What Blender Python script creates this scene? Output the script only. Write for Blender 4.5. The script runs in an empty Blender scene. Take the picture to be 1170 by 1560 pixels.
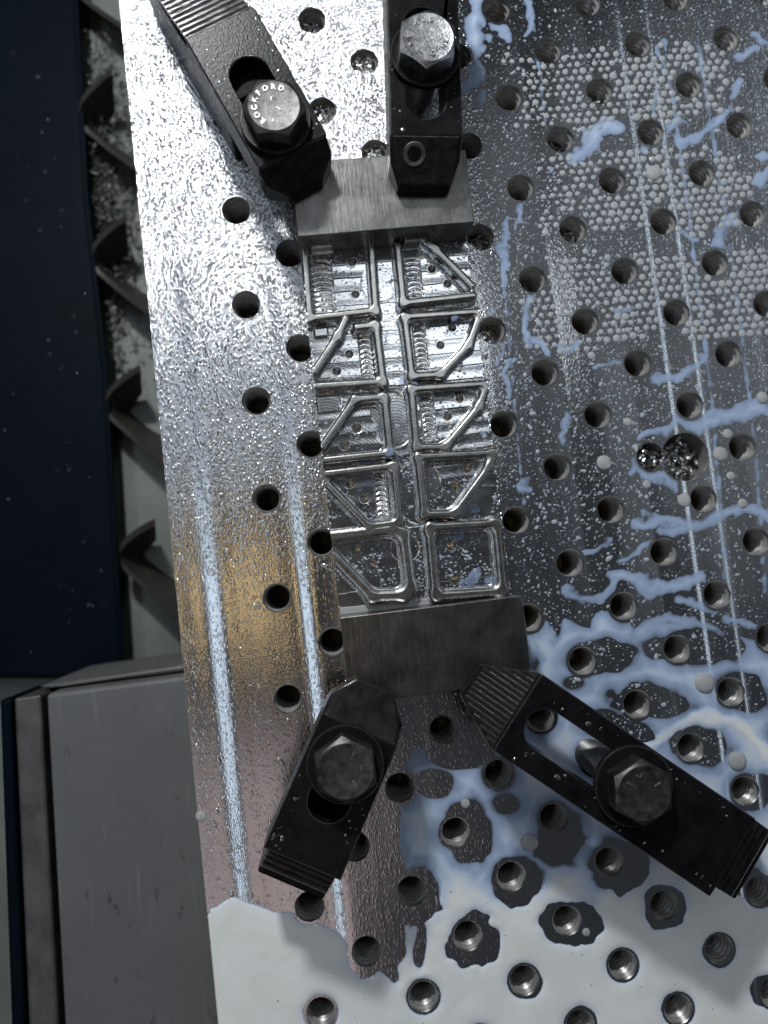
import bpy, math, random
import numpy as np
from mathutils import Vector, Matrix
from mathutils.geometry import tessellate_polygon, delaunay_2d_cdt

random.seed(7)
rng = np.random.default_rng(11)
MM = 0.001
sc = bpy.context.scene
COL = sc.collection
PI = math.pi

# ------------------------------------------------------------------ camera
# plate top is z = 0, x to the right, y up the picture, millimetres
CAM = np.array([-111.31, -201.51, 295.78])
RT = np.array([0.9911693, -0.1146673, 0.0665948])
UP = np.array([0.1096423, 0.9911552, 0.0747654])
FW = np.array([0.0745790, 0.0668036, -0.9949750])
FPX = 1172.0
cam = bpy.data.cameras.new('camera')
cam.sensor_fit = 'VERTICAL'; cam.sensor_height = 32.0; cam.sensor_width = 24.0
cam.lens = 32.0 * FPX / 1560.0
cam.clip_start = 0.01; cam.clip_end = 20
cam.dof.use_dof = True; cam.dof.focus_distance = 0.280; cam.dof.aperture_fstop = 6.9
camo = bpy.data.objects.new('camera', cam); COL.objects.link(camo)
camo.matrix_world = Matrix(((RT[0], UP[0], -FW[0], CAM[0]*MM), (RT[1], UP[1], -FW[1], CAM[1]*MM),
                            (RT[2], UP[2], -FW[2], CAM[2]*MM), (0, 0, 0, 1)))
sc.camera = camo

# ------------------------------------------------------------------ world and lamps
w = bpy.data.worlds.new('World'); sc.world = w; w.use_nodes = True
w.node_tree.nodes['Background'].inputs[0].default_value = (0.55, 0.62, 0.72, 1)
w.node_tree.nodes['Background'].inputs[1].default_value = 0.036

def area(name, loc, aim, sx, sy, power, col, spread=180):
    l = bpy.data.lights.new(name, 'AREA'); l.shape = 'RECTANGLE'; l.size = sx*MM; l.size_y = sy*MM
    l.energy = power; l.color = col; l.spread = math.radians(spread)
    o = bpy.data.objects.new(name, l); COL.objects.link(o)
    o.location = Vector(loc)*MM
    o.rotation_euler = (Vector(aim)-Vector(loc)).to_track_quat('-Z', 'Y').to_euler()
    return o
area('work_lamp', (-205, 285, 435), (-90, -130, 0), 60, 40, 1.9, (0.95, 0.98, 1.0))
area('machine_light_bar', (-330, 330, 800), (-130, -60, 0), 240, 620, 0.25, (0.86, 0.93, 1.0))
area('warm_lamp', (-258, -214, 800), (-150, -205, 0), 150, 14, 0.045, (1.0, 0.70, 0.30))
area('added_streak_bar', (-540, -100, 800), (-150, -150, 0), 1600, 70, 0.85, (0.72, 0.85, 1.0))  # added unseen bar, placed so only the tilted passes mirror it as streaks
area('added_streak_bar', (880, -100, 800), (0, -150, 0), 1600, 70, 0.65, (0.72, 0.85, 1.0))  # its added counterpart, for the streaks on the right of the plate
area('added_side_fill', (560, 120, 800), (20, -150, 0), 900, 480, 0.10, (0.84, 0.92, 1.0))  # added soft panel, lifts the right of the plate and bands its passes
area('added_pocket_fill', (50, 130, 800), (-70, -110, 0), 240, 160, 0.20, (0.86, 0.93, 1.0))  # added out of view to brighten the upper pocket floors
area('added_pink_fill', (-270, -640, 800), (-150, -280, 0), 260, 420, 0.11, (1.0, 0.80, 0.76))  # added dim pink panel, stands in for the warm reflection at lower left

sc.view_settings.view_transform = 'Standard'; sc.view_settings.look = 'None'
sc.view_settings.exposure = 0.60; sc.view_settings.gamma = 1.0
sc.view_settings.use_curve_mapping = False
sc.cycles.use_denoising = True
sc.cycles.max_bounces = 6; sc.cycles.transparent_max_bounces = 12
sc.cycles.sample_clamp_indirect = 4.0
sc.cycles.caustics_reflective = False; sc.cycles.caustics_refractive = False

# ------------------------------------------------------------------ helpers
def at(px, py, z=0.0):
    d = RT*((px-585)/FPX) - UP*((py-780)/FPX) + FW
    t = (z-CAM[2])/d[2]
    return np.array([CAM[0]+d[0]*t, CAM[1]+d[1]*t])
def to_px(X, Y, Z=0.0):
    dx, dy, dz = X-CAM[0], Y-CAM[1], Z-CAM[2]
    f = dx*FW[0]+dy*FW[1]+dz*FW[2]
    return (585+FPX*(dx*RT[0]+dy*RT[1]+dz*RT[2])/f, 780-FPX*(dx*UP[0]+dy*UP[1]+dz*UP[2])/f)

def tag(o, label=None, cat=None, group=None, kind=None):
    if label: o['label'] = label
    if cat: o['category'] = cat
    if group: o['group'] = group
    if kind: o['kind'] = kind
    return o
def thing(name, label, cat, loc=(0, 0, 0), rz=0.0, group=None):
    o = bpy.data.objects.new(name, None); COL.objects.link(o); o.empty_display_size = 0.01
    o.location = Vector(loc)*MM; o.rotation_euler = (0, 0, rz)
    return tag(o, label, cat, group)

class MB:
    def __init__(s): s.v = []; s.f = []
    def add(s, vs, fs):
        b = len(s.v); s.v += [tuple(map(float, q)) for q in vs]; s.f += [tuple(i+b for i in f) for f in fs]; return s
    def box(s, x0, x1, y0, y1, z0, z1):
        return s.add([(x0,y0,z0),(x1,y0,z0),(x1,y1,z0),(x0,y1,z0),(x0,y0,z1),(x1,y0,z1),(x1,y1,z1),(x0,y1,z1)],
                     [(3,2,1,0),(4,5,6,7),(0,1,5,4),(1,2,6,5),(2,3,7,6),(3,0,4,7)])
    def prism(s, outer, z0, z1, holes=()):
        loops = [list(outer)]+[list(h) for h in holes]
        tri = tessellate_polygon([[Vector((p[0], p[1], 0)) for p in l] for l in loops])
        pts = [p for l in loops for p in l]; n = len(pts)
        vs = [(p[0], p[1], z0) for p in pts]+[(p[0], p[1], z1) for p in pts]
        fs = []
        for t in tri:
            a, b, c = (Vector((pts[i][0], pts[i][1])) for i in t)
            t = tuple(t)
            if (b-a).cross(c-a) < 0: t = t[::-1]
            fs.append(tuple(i+n for i in t)); fs.append(t[::-1])
        k = 0
        for li, l in enumerate(loops):
            m = len(l)
            ar = sum(l[i][0]*l[(i+1) % m][1]-l[(i+1) % m][0]*l[i][1] for i in range(m))
            out = (ar > 0) == (li == 0)
            for i in range(m):
                a, b = k+i, k+(i+1) % m
                fs.append((a, b, b+n, a+n) if out else (b, a, a+n, b+n))
            k += m
        return s.add(vs, fs)
    def profile(s, prof, y0, y1):          # prof: (x, z) closed loop, extruded along y
        n = len(prof)
        vs = [(x, y0, z) for x, z in prof]+[(x, y1, z) for x, z in prof]
        tri = tessellate_polygon([[Vector((p[0], p[1], 0)) for p in prof]])
        fs = []
        for t in tri:
            fs.append(tuple(t)); fs.append(tuple(i+n for i in t)[::-1])
        for i in range(n):
            j = (i+1) % n; fs.append((i, j, j+n, i+n))
        return s.add(vs, fs)
    def lathe(s, prof, seg=32, cx=0, cy=0, close=False):   # prof: (r, z)
        vs = []; fs = []; n = len(prof)
        for k in range(seg):
            a = 2*PI*k/seg; c, d = math.cos(a), math.sin(a)
            vs += [(cx+r*c, cy+r*d, z) for r, z in prof]
        for k in range(seg):
            k2 = (k+1) % seg
            for i in range(n-1 if not close else n):
                j = (i+1) % n
                fs.append((k*n+i, k*n+j, k2*n+j, k2*n+i))
        return s.add(vs, fs)
    def mesh(s, name, mat, smooth=None, fix=True):
        me = bpy.data.meshes.new(name)
        me.from_pydata([(x*MM, y*MM, z*MM) for x, y, z in s.v], [], s.f)
        if fix:
            import bmesh
            bm = bmesh.new(); bm.from_mesh(me); bmesh.ops.remove_doubles(bm, verts=bm.verts, dist=1e-7)
            bmesh.ops.recalc_face_normals(bm, faces=bm.faces); bm.to_mesh(me); bm.free()
        me.materials.append(mat)
        if smooth is not None:
            me.polygons.foreach_set('use_smooth', [True]*len(me.polygons))
            me.set_sharp_from_angle(angle=math.radians(smooth))
        return me
    def build(s, name, mat, parent=None, loc=(0, 0, 0), rz=0, smooth=None, bevel=0, fix=True, seg=2):
        o = bpy.data.objects.new(name, s.mesh(name, mat, smooth, fix)); COL.objects.link(o)
        o.location = Vector(loc)*MM; o.rotation_euler = (0, 0, rz)
        if parent: o.parent = parent
        if bevel:
            m = o.modifiers.new('bevel', 'BEVEL'); m.width = bevel*MM; m.segments = seg; m.limit_method = 'ANGLE'
            m.angle_limit = math.radians(35)
            m.harden_normals = False
        return o
def link(me, name, parent=None, loc=(0, 0, 0), rot=(0, 0, 0), scale=None):
    o = bpy.data.objects.new(name, me); COL.objects.link(o); o.location = Vector(loc)*MM; o.rotation_euler = rot
    if scale: o.scale = scale
    if parent: o.parent = parent
    return o
def np_mesh(name, V, F, mat, smooth=True):
    me = bpy.data.meshes.new(name)
    F = np.asarray(F, np.int32); k = F.shape[1]
    me.vertices.add(len(V)); me.vertices.foreach_set('co', (np.asarray(V, np.float32)*MM).ravel())
    me.loops.add(F.size); me.loops.foreach_set('vertex_index', F.ravel())
    me.polygons.add(len(F)); me.polygons.foreach_set('loop_start', np.arange(len(F), dtype=np.int32)*k)
    me.polygons.foreach_set('use_smooth', np.full(len(F), smooth))
    me.update(calc_edges=True); me.validate()
    me.materials.append(mat)
    return me

TAB = {}
def vnoise(x, y, seed):
    if seed not in TAB: TAB[seed] = np.random.default_rng(seed).random((256, 256))
    r = TAB[seed]
    xi = np.floor(x).astype(int); yi = np.floor(y).astype(int); fx = x-xi; fy = y-yi
    fx = fx*fx*(3-2*fx); fy = fy*fy*(3-2*fy)
    a = r[xi & 255, yi & 255]; b = r[(xi+1) & 255, yi & 255]; c = r[xi & 255, (yi+1) & 255]; d = r[(xi+1) & 255, (yi+1) & 255]
    return (a*(1-fx)+b*fx)*(1-fy)+(c*(1-fx)+d*fx)*fy
def fbm(x, y, seed, oct=4):
    s = 0; amp = 0.5; tot = 0
    for k in range(oct):
        s = s+amp*vnoise(x*2**k+17.3*k, y*2**k+9.1*k, seed+k); tot += amp; amp *= 0.5
    return s/tot-0.5
def seg_d(X, Y, a, b):
    dx, dy = b[0]-a[0], b[1]-a[1]; L = dx*dx+dy*dy+1e-9
    t = np.clip(((X-a[0])*dx+(Y-a[1])*dy)/L, 0, 1)
    return np.hypot(X-a[0]-t*dx, Y-a[1]-t*dy)
def sstep(a, b, x):
    t = np.clip((x-a)/(b-a), 0, 1); return t*t*(3-2*t)

# ------------------------------------------------------------------ materials
def new_mat(name):
    m = bpy.data.materials.new(name); m.use_nodes = True
    nt = m.node_tree; return m, nt, nt.nodes['Principled BSDF']
def node(nt, t, **kw):
    n = nt.nodes.new(t)
    for k, v in kw.items(): setattr(n, k, v)
    return n
def mix_col(nt, fac, a, b):
    n = node(nt, 'ShaderNodeMix', data_type='RGBA')
    nt.links.new(fac, n.inputs[0])
    for i, c in ((6, a), (7, b)):
        if isinstance(c, tuple): n.inputs[i].default_value = (*c, 1)
        else: nt.links.new(c, n.inputs[i])
    return n.outputs[2]
def ramp(nt, src, stops, interp='LINEAR'):
    n = node(nt, 'ShaderNodeValToRGB'); n.color_ramp.interpolation = interp
    e = n.color_ramp.elements
    while len(e) > 1: e.remove(e[-1])
    e[0].position = stops[0][0]; e[0].color = (stops[0][1],)*3+(1,)
    for p, v in stops[1:]:
        q = e.new(p); q.color = (v, v, v, 1)
    nt.links.new(src, n.inputs[0]); return n.outputs[0]
def noise(nt, vec, scale, detail=4, rough=0.55, dist=0.0):
    n = node(nt, 'ShaderNodeTexNoise'); n.inputs['Scale'].default_value = scale
    n.inputs['Detail'].default_value = detail; n.inputs['Roughness'].default_value = rough
    n.inputs['Distortion'].default_value = dist
    if vec is not None: nt.links.new(vec, n.inputs['Vector'])
    return n.outputs['Fac']
def mapping(nt, scale=(1, 1, 1), rot=(0, 0, 0), src='Object'):
    t = node(nt, 'ShaderNodeTexCoord'); m = node(nt, 'ShaderNodeMapping')
    m.inputs['Scale'].default_value = scale; m.inputs['Rotation'].default_value = rot
    nt.links.new(t.outputs[src], m.inputs['Vector']); return m.outputs['Vector']
def bump(nt, h, strength, dist, normal=None):
    b = node(nt, 'ShaderNodeBump'); b.inputs['Strength'].default_value = strength; b.inputs['Distance'].default_value = dist
    nt.links.new(h, b.inputs['Height'])
    if normal is not None: nt.links.new(normal, b.inputs['Normal'])
    return b.outputs['Normal']
def math_n(nt, op, a, b=None, c=None):
    n = node(nt, 'ShaderNodeMath', operation=op)
    for i, q in enumerate((a, b, c)):
        if q is None: continue
        if isinstance(q, (int, float)): n.inputs[i].default_value = q
        else: nt.links.new(q, n.inputs[i])
    return n.outputs[0]

def mat_black(name, c0, c1, r0, r1, spec, scratch, nscale, wear=True):
    m = mat_metal(name, c0, c1, r0, r1, scratch, 0.3, .8, nscale, 0.0)
    nt = m.node_tree; p = nt.nodes['Principled BSDF']; p.inputs['Specular IOR Level'].default_value = spec
    if wear:
        bv = node(nt, 'ShaderNodeBevel'); bv.samples = 4; bv.inputs['Radius'].default_value = .0007
        g = node(nt, 'ShaderNodeNewGeometry'); dp = node(nt, 'ShaderNodeVectorMath', operation='DOT_PRODUCT')
        nt.links.new(bv.outputs[0], dp.inputs[0]); nt.links.new(g.outputs['True Normal'], dp.inputs[1])
        e = math_n(nt, 'SUBTRACT', 1.0, dp.outputs['Value'])
        nz = noise(nt, mapping(nt), 420, 3, .65)
        mk = ramp(nt, math_n(nt, 'MULTIPLY', e, math_n(nt, 'ADD', nz, .2)), [(.035, 0), (.14, 1)])
        scr = ramp(nt, noise(nt, mapping(nt, (60, 1500, 60), (0, 0, .7)), 1, 2, .5), [(.70, 0), (.78, .5)])
        mk = math_n(nt, 'MAXIMUM', mk, math_n(nt, 'MULTIPLY', scr, ramp(nt, noise(nt, mapping(nt), 60, 2, .5), [(.5, 0), (.65, .6)])))
        src = p.inputs['Base Color'].links[0].from_socket
        nt.links.new(mix_col(nt, mk, src, (.20, .195, .185)), p.inputs['Base Color'])
        nt.links.new(math_n(nt, 'MULTIPLY', mk, .8), p.inputs['Metallic'])
    return m
def mat_metal(name, c0, c1, r0, r1, scratch=(900, 60, 60), rot=0.0, bstr=0.25, nscale=60, metallic=1.0, bdist=0.00012):
    m, nt, p = new_mat(name)
    v = mapping(nt, (1, 1, 1)); big = noise(nt, v, nscale, 5, 0.65)
    vs = mapping(nt, scratch, (0, 0, rot)); fine = noise(nt, vs, 1.0, 3, 0.6)
    nt.links.new(mix_col(nt, ramp(nt, big, [(0.3, 0), (0.7, 1)]), c0, c1), p.inputs['Base Color'])
    rr = node(nt, 'ShaderNodeMapRange'); rr.inputs[3].default_value = r0; rr.inputs[4].default_value = r1
    nt.links.new(math_n(nt, 'ADD', math_n(nt, 'MULTIPLY', big, 0.6), math_n(nt, 'MULTIPLY', fine, 0.4)), rr.inputs[0])
    nt.links.new(rr.outputs[0], p.inputs['Roughness'])
    p.inputs['Metallic'].default_value = metallic
    nt.links.new(bump(nt, fine, bstr, bdist), p.inputs['Normal'])
    return m

# milled plate: neighbouring passes of the face mill lean by a hair, so each catches the lamps differently
def mat_plate():
    m, nt, p = new_mat('milled_aluminium')
    t = node(nt, 'ShaderNodeTexCoord'); sx = node(nt, 'ShaderNodeSeparateXYZ'); nt.links.new(t.outputs['Object'], sx.inputs[0])
    wob = noise(nt, mapping(nt, (30, 6, 1)), 1.0, 3, 0.6)
    x = math_n(nt, 'ADD', sx.outputs['X'], math_n(nt, 'MULTIPLY', math_n(nt, 'SUBTRACT', wob, 0.5), 0.0012))
    xr = node(nt, 'ShaderNodeMapRange'); xr.inputs[1].default_value = -0.180; xr.inputs[2].default_value = 0.220
    nt.links.new(x, xr.inputs[0])
    P = lambda mm: (mm+180)/400
    stops = [(P(-180), .5)]
    def step(mm, v0, v1, wd=0.5): stops.extend([(P(mm-wd), v0), (P(mm+wd), v1)])
    def streak(mm, v0, vs, v1, wd=1.5): stops.extend([(P(mm-wd*2), v0), (P(mm-wd*.5), vs), (P(mm+wd*.5), vs), (P(mm+wd*2), v1)])
    streak(-157, .50, .35, .51, 2.3)
    step(-147.5, .53, .47)
    streak(-122.5, .50, .27, .52, 2.1)
    step(-40, .50, .57)
    step(-12, .58, .46); step(2, .50, .56); step(16, .58, .49)
    streak(31, .52, .73, .51, .7); streak(44, .52, .71, .50, .6); step(58, .48, .51); step(72, .52, .49)
    tilt = ramp(nt, xr.outputs[0], stops)
    bnd = noise(nt, mapping(nt, (260, 5, 1)), 1.0, 3, .6)
    tx = math_n(nt, 'ADD', math_n(nt, 'SUBTRACT', tilt, 0.5), math_n(nt, 'MULTIPLY', math_n(nt, 'SUBTRACT', bnd, .5), .09))
    cx = node(nt, 'ShaderNodeCombineXYZ'); nt.links.new(tx, cx.inputs[0])
    g = node(nt, 'ShaderNodeNewGeometry'); add = node(nt, 'ShaderNodeVectorMath', operation='ADD')
    nt.links.new(g.outputs['Normal'], add.inputs[0]); nt.links.new(cx.outputs[0], add.inputs[1])
    nrm = node(nt, 'ShaderNodeVectorMath', operation='NORMALIZE'); nt.links.new(add.outputs[0], nrm.inputs[0])
    # cutter arcs: rings about a far centre, plus grain
    ring = node(nt, 'ShaderNodeTexWave', wave_type='RINGS', rings_direction='Z'); ring.inputs['Scale'].default_value = 420
    ring.inputs['Distortion'].default_value = 1.5; ring.inputs['Detail'].default_value = 2
    mp = mapping(nt); 
    off = node(nt, 'ShaderNodeVectorMath', operation='ADD'); off.inputs[1].default_value = (0.13, 0.30, 0)
    nt.links.new(mp, off.inputs[0]); nt.links.new(off.outputs[0], ring.inputs['Vector'])
    g1 = noise(nt, mapping(nt, (500, 2600, 1)), 1.0, 3, 0.65)
    g2 = noise(nt, mapping(nt, (2200, 420, 1), (0, 0, 0.5)), 1.0, 3, 0.65)
    h = math_n(nt, 'ADD', math_n(nt, 'MULTIPLY', ring.outputs['Fac'], 0.25), math_n(nt, 'ADD', math_n(nt, 'MULTIPLY', g1, .6), math_n(nt, 'MULTIPLY', g2, .6)))
    rip = noise(nt, mapping(nt, (1900, 1150, 1), (0, 0, -.45)), 1.0, 2, 0.6)
    vo = node(nt, 'ShaderNodeTexVoronoi', feature='SMOOTH_F1'); vo.inputs['Scale'].default_value = 1.0; vo.inputs['Smoothness'].default_value = .25
    wv_ = node(nt, 'ShaderNodeVectorMath', operation='ADD')
    wn = node(nt, 'ShaderNodeTexNoise'); wn.inputs['Scale'].default_value = 380; nt.links.new(mapping(nt), wn.inputs['Vector'])
    wsc = node(nt, 'ShaderNodeVectorMath', operation='SCALE'); wsc.inputs['Scale'].default_value = .9; nt.links.new(wn.outputs['Color'], wsc.inputs[0])
    nt.links.new(mapping(nt, (880, 480, 1), (0, 0, -.45)), wv_.inputs[0]); nt.links.new(wsc.outputs[0], wv_.inputs[1]); nt.links.new(wv_.outputs[0], vo.inputs['Vector'])
    drop = ramp(nt, vo.outputs['Distance'], [(0, 1), (.22, .85), (.42, .12), (.5, 0)], 'EASE')
    wet = math_n(nt, 'ADD', math_n(nt, 'MULTIPLY', rip, .55), math_n(nt, 'MULTIPLY', drop, .8))
    wetm = noise(nt, mapping(nt, (24, 16, 1)), 1.0, 3, 0.5)
    yw = node(nt, 'ShaderNodeMapRange'); yw.inputs[1].default_value = -0.185; yw.inputs[2].default_value = -0.03
    nt.links.new(math_n(nt, 'ADD', sx.outputs['Y'], math_n(nt, 'MULTIPLY', wetm, .05)), yw.inputs[0])
    hw_ = math_n(nt, 'MULTIPLY', math_n(nt, 'MULTIPLY', wet, ramp(nt, noise(nt, mapping(nt, (70, 34, 1), (0, 0, -.45)), 1.0, 3, .6), [(.3, .75), (.7, 1)])), math_n(nt, 'ADD', math_n(nt, 'MULTIPLY', yw.outputs[0], .93), .07))
    xw = node(nt, 'ShaderNodeMapRange'); xw.inputs[1].default_value = -0.03; xw.inputs[2].default_value = -0.06
    nt.links.new(sx.outputs['X'], xw.inputs[0]); hw_ = math_n(nt, 'MULTIPLY', hw_, math_n(nt, 'ADD', math_n(nt, 'MULTIPLY', xw.outputs[0], .9), .1))
    nb = bump(nt, hw_, 1.0, 0.00060, nrm.outputs[0])
    nt.links.new(bump(nt, h, 0.22, 0.00010, nb), p.inputs['Normal'])
    big = noise(nt, mapping(nt, (28, 14, 1)), 1.0, 5, 0.6)
    nt.links.new(mix_col(nt, ramp(nt, big, [(.3, 0), (.7, 1)]), (0.50, 0.505, 0.515), (0.66, 0.665, 0.67)), p.inputs['Base Color'])
    rr = node(nt, 'ShaderNodeMapRange'); rr.inputs[3].default_value = 0.07; rr.inputs[4].default_value = 0.20
    nt.links.new(math_n(nt, 'ADD', math_n(nt, 'MULTIPLY', big, .6), math_n(nt, 'MULTIPLY', g2, .4)), rr.inputs[0])
    nt.links.new(math_n(nt, 'MULTIPLY', rr.outputs[0], math_n(nt, 'SUBTRACT', 1.45, math_n(nt, 'MULTIPLY', yw.outputs[0], .45))), p.inputs['Roughness']); p.inputs['Metallic'].default_value = 1
    return m
M_PLATE = mat_plate()
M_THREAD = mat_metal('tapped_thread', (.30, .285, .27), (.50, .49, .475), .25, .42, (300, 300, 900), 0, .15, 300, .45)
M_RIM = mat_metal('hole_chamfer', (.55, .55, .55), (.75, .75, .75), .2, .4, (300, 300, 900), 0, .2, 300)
M_WORK = mat_metal('workpiece_aluminium', (.15, .147, .14), (.30, .295, .285), .20, .38, (900, 110, 420), 0.10, .7, 110)
def swirl(m):
    nt = m.node_tree; p = nt.nodes['Principled BSDF']; nrm = p.inputs['Normal'].links[0].from_socket
    wv = node(nt, 'ShaderNodeTexWave', wave_type='RINGS', rings_direction='Z'); wv.inputs['Scale'].default_value = 330; wv.inputs['Distortion'].default_value = 2.5; wv.inputs['Detail'].default_value = 2
    vo = node(nt, 'ShaderNodeTexVoronoi'); vo.inputs['Scale'].default_value = 70
    t = mapping(nt, (1, .8, 0)); nt.links.new(t, vo.inputs['Vector'])
    sb = node(nt, 'ShaderNodeVectorMath', operation='SUBTRACT'); nt.links.new(t, sb.inputs[0]); nt.links.new(vo.outputs['Position'], sb.inputs[1])
    of_ = node(nt, 'ShaderNodeVectorMath', operation='ADD'); of_.inputs[1].default_value = (.006, .012, 0); nt.links.new(sb.outputs[0], of_.inputs[0])
    nt.links.new(of_.outputs[0], wv.inputs['Vector'])
    nt.links.new(bump(nt, wv.outputs['Fac'], .05, .00010, nrm), p.inputs['Normal']); return m
M_FLOOR = swirl(mat_metal('pocket_aluminium', (.50, .50, .50), (.74, .745, .75), .10, .26, (200, 700, 300), 0.06, .05, 140))
M_RIB = mat_metal('rib_aluminium', (.34, .335, .32), (.52, .51, .49), .18, .36, (300, 900, 200), 0.1, .12, 200)
M_BLACK = mat_black('black_oxide_steel', (.004, .004, .005), (.013, .0125, .013), .16, .34, .11, (900, 1500, 900), 140)
M_BLACK2 = mat_black('black_oxide_worn', (.006, .006, .007), (.030, .028, .027), .12, .28, .24, (900, 120, 260), 200)
M_BOLT = mat_metal('steel_bolt_head', (.04, .039, .037), (.17, .166, .16), .36, .56, (900, 900, 900), 0.3, .6, 260, 0.95)
M_BOLTG = mat_metal('zinc_bolt_head', (.20, .20, .205), (.60, .60, .61), .22, .46, (1300, 1300, 900), 0.3, .9, 380, 1.0)
M_SHANK = mat_metal('bolt_thread', (.08, .08, .08), (.20, .195, .19), .3, .5, (400, 400, 400), 0, .2, 200, 0.9)
M_CHIP = mat_metal('aluminium_chip', (.68, .68, .68), (.85, .85, .84), .16, .34, (900, 200, 900), 0, .4, 300)
M_CHIP2 = mat_metal('bore_chip', (.22, .22, .22), (.50, .50, .49), .18, .36, (900, 200, 900), 0, .4, 300)
M_SWARF = mat_metal('dull_swarf', (.07, .075, .068), (.15, .155, .14), .35, .6, (400, 400, 400), 0, .2, 200, .4)
M_PANEL = mat_black('navy_way_cover', (.001, .004, .008), (.002, .006, .011), .40, .6, .06, (40, 200, 40), 30, False)
M_TROUGH = mat_metal('grey_coolant_sludge', (.13, .15, .135), (.22, .245, .215), .35, .6, (60, 60, 60), 0, .2, 22, 0.0)
M_AUGER = mat_black('auger_steel', (.022, .020, .017), (.05, .047, .042), .35, .55, .3, (90, 300, 90), 60, False)
M_GREY = mat_metal('grey_painted_casting', (.115, .118, .118), (.15, .153, .153), .45, .6, (160, 900, 160), 0, .12, 18, 0.0)
def spots(m):
    nt = m.node_tree; p = nt.nodes['Principled BSDF']; src = p.inputs['Base Color'].links[0].from_socket
    a = ramp(nt, noise(nt, mapping(nt, (1, .55, 1), (0, 0, .4)), 170, 3, .6), [(.66, 0), (.74, 1)])
    b = ramp(nt, noise(nt, mapping(nt, (300, 30, 1), (0, 0, .1)), 1, 2, .5), [(.62, 0), (.8, .35)])
    nt.links.new(mix_col(nt, a, mix_col(nt, b, src, (.30, .30, .30)), (.05, .05, .05)), p.inputs['Base Color'])
spots(M_GREY)
M_RAIL = mat_metal('worn_rail_steel', (.07, .065, .062), (.16, .15, .145), .35, .6, (900, 60, 200), 0, .4, 70, 0.5)

def mat_milk():
    m, nt, p = new_mat('milky_coolant')
    a = node(nt, 'ShaderNodeAttribute', attribute_name='depth')
    n = noise(nt, mapping(nt), 70, 4, 0.6)
    f = math_n(nt, 'ADD', a.outputs['Fac'], math_n(nt, 'MULTIPLY', math_n(nt, 'SUBTRACT', n, 0.5), 0.34))
    sw = noise(nt, mapping(nt, (1, 1.3, 1)), 26, 4, 0.55, 2.2)
    wh = mix_col(nt, ramp(nt, sw, [(.38, 0), (.62, 1)]), (0.84, 0.86, 0.82), (0.92, 0.93, 0.90))
    col = mix_col(nt, ramp(nt, f, [(.12, 0), (.80, 1)]), (0.50, 0.64, 0.90), wh)
    nt.links.new(col, p.inputs['Base Color'])
    p.inputs['Roughness'].default_value = 0.07; p.inputs['IOR'].default_value = 1.36
    al = ramp(nt, f, [(.0, .25), (.08, .55), (.28, .90), (.6, .99), (1, 1)])
    nt.links.new(al, p.inputs['Alpha'])
    nt.links.new(bump(nt, noise(nt, mapping(nt), 160, 2, 0.5), 0.12, 0.0004), p.inputs['Normal'])
    return m
M_MILK = mat_milk()
def mat_drop(name, col, alpha, rough=0.06, trans=0.0):
    m, nt, p = new_mat(name)
    p.inputs['Base Color'].default_value = (*col, 1); p.inputs['Roughness'].default_value = rough
    p.inputs['IOR'].default_value = 1.4; p.inputs['Alpha'].default_value = alpha; p.inputs['Transmission Weight'].default_value = trans
    return m
M_SPECK = mat_drop('coolant_speck', (.56, .61, .68), .78)
M_PUD = mat_drop('coolant_puddle', (.42, .55, .82), .38)
M_BEAD = mat_drop('coolant_bead', (.70, .72, .74), .82, .04, .30)
M_DROP = mat_drop('coolant_big_drop', (.80, .81, .79), .86, .03, .45)
def mat_clear():
    m, nt, p = new_mat('clear_coolant_film')
    out = [n for n in nt.nodes if n.type == 'OUTPUT_MATERIAL'][0]
    tr = node(nt, 'ShaderNodeBsdfTransparent'); gl = node(nt, 'ShaderNodeBsdfGlossy'); gl.inputs['Roughness'].default_value = 0.08
    fr = node(nt, 'ShaderNodeLayerWeight'); fr.inputs['Blend'].default_value = 0.35
    mx = node(nt, 'ShaderNodeMixShader')
    nt.links.new(math_n(nt, 'ADD', math_n(nt, 'MULTIPLY', fr.outputs['Facing'], 0.7), 0.38), mx.inputs[0])
    nt.links.new(tr.outputs[0], mx.inputs[1]); nt.links.new(gl.outputs[0], mx.inputs[2]); nt.links.new(mx.outputs[0], out.inputs['Surface'])
    nt.nodes.remove(p)
    return m
M_CLEAR = mat_clear()

# ------------------------------------------------------------------ fixture plate
HP = 19.05
WX0, WX1, WY0, WY1, WT = -110.5, -45.6, -248.3, -53.2, 25.0     # workpiece footprint
PX0, PX1, PY0, PY1 = -170.6, 150.0, -430.0, 90.0
RH = 5.65
holes = []
for b in range(-3, 22):
    for a in range(-7, 8):
        if (a+b) % 2: continue
        x, y = a*HP, -b*HP
        if (a, b) == (1, 9): continue
        if not (PX0+8 < x < PX1-8 and PY0+8 < y < PY1-8): continue
        if WX0+6.5 < x < WX1-6.5 and WY0+6.5 < y < WY1-6.5: continue
        u, v = to_px(x, y)
        if not (-60 < u < 1250 and -60 < v < 1620): continue
        holes.append((a, b, x, y))
BC = at(1044, 696); BR_ = 9.7; SC_ = np.array([HP, -9*HP])
def union_outline():
    pts = []
    for k in range(64):
        t = 2*PI*k/64
        p = BC+BR_*np.array([math.cos(t), math.sin(t)])
        if np.hypot(*(p-SC_)) > RH: pts.append((math.atan2(*(p-(BC*.6+SC_*.4))[::-1]), p))
    for k in range(40):
        t = 2*PI*k/40
        p = SC_+RH*np.array([math.cos(t), math.sin(t)])
        if np.hypot(*(p-BC)) > BR_: pts.append((math.atan2(*(p-(BC*.6+SC_*.4))[::-1]), p))
    pts.sort(key=lambda q: q[0]); return [tuple(p) for _, p in pts]
BORE = union_outline()
NS = 40
vs = []; es = []
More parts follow.
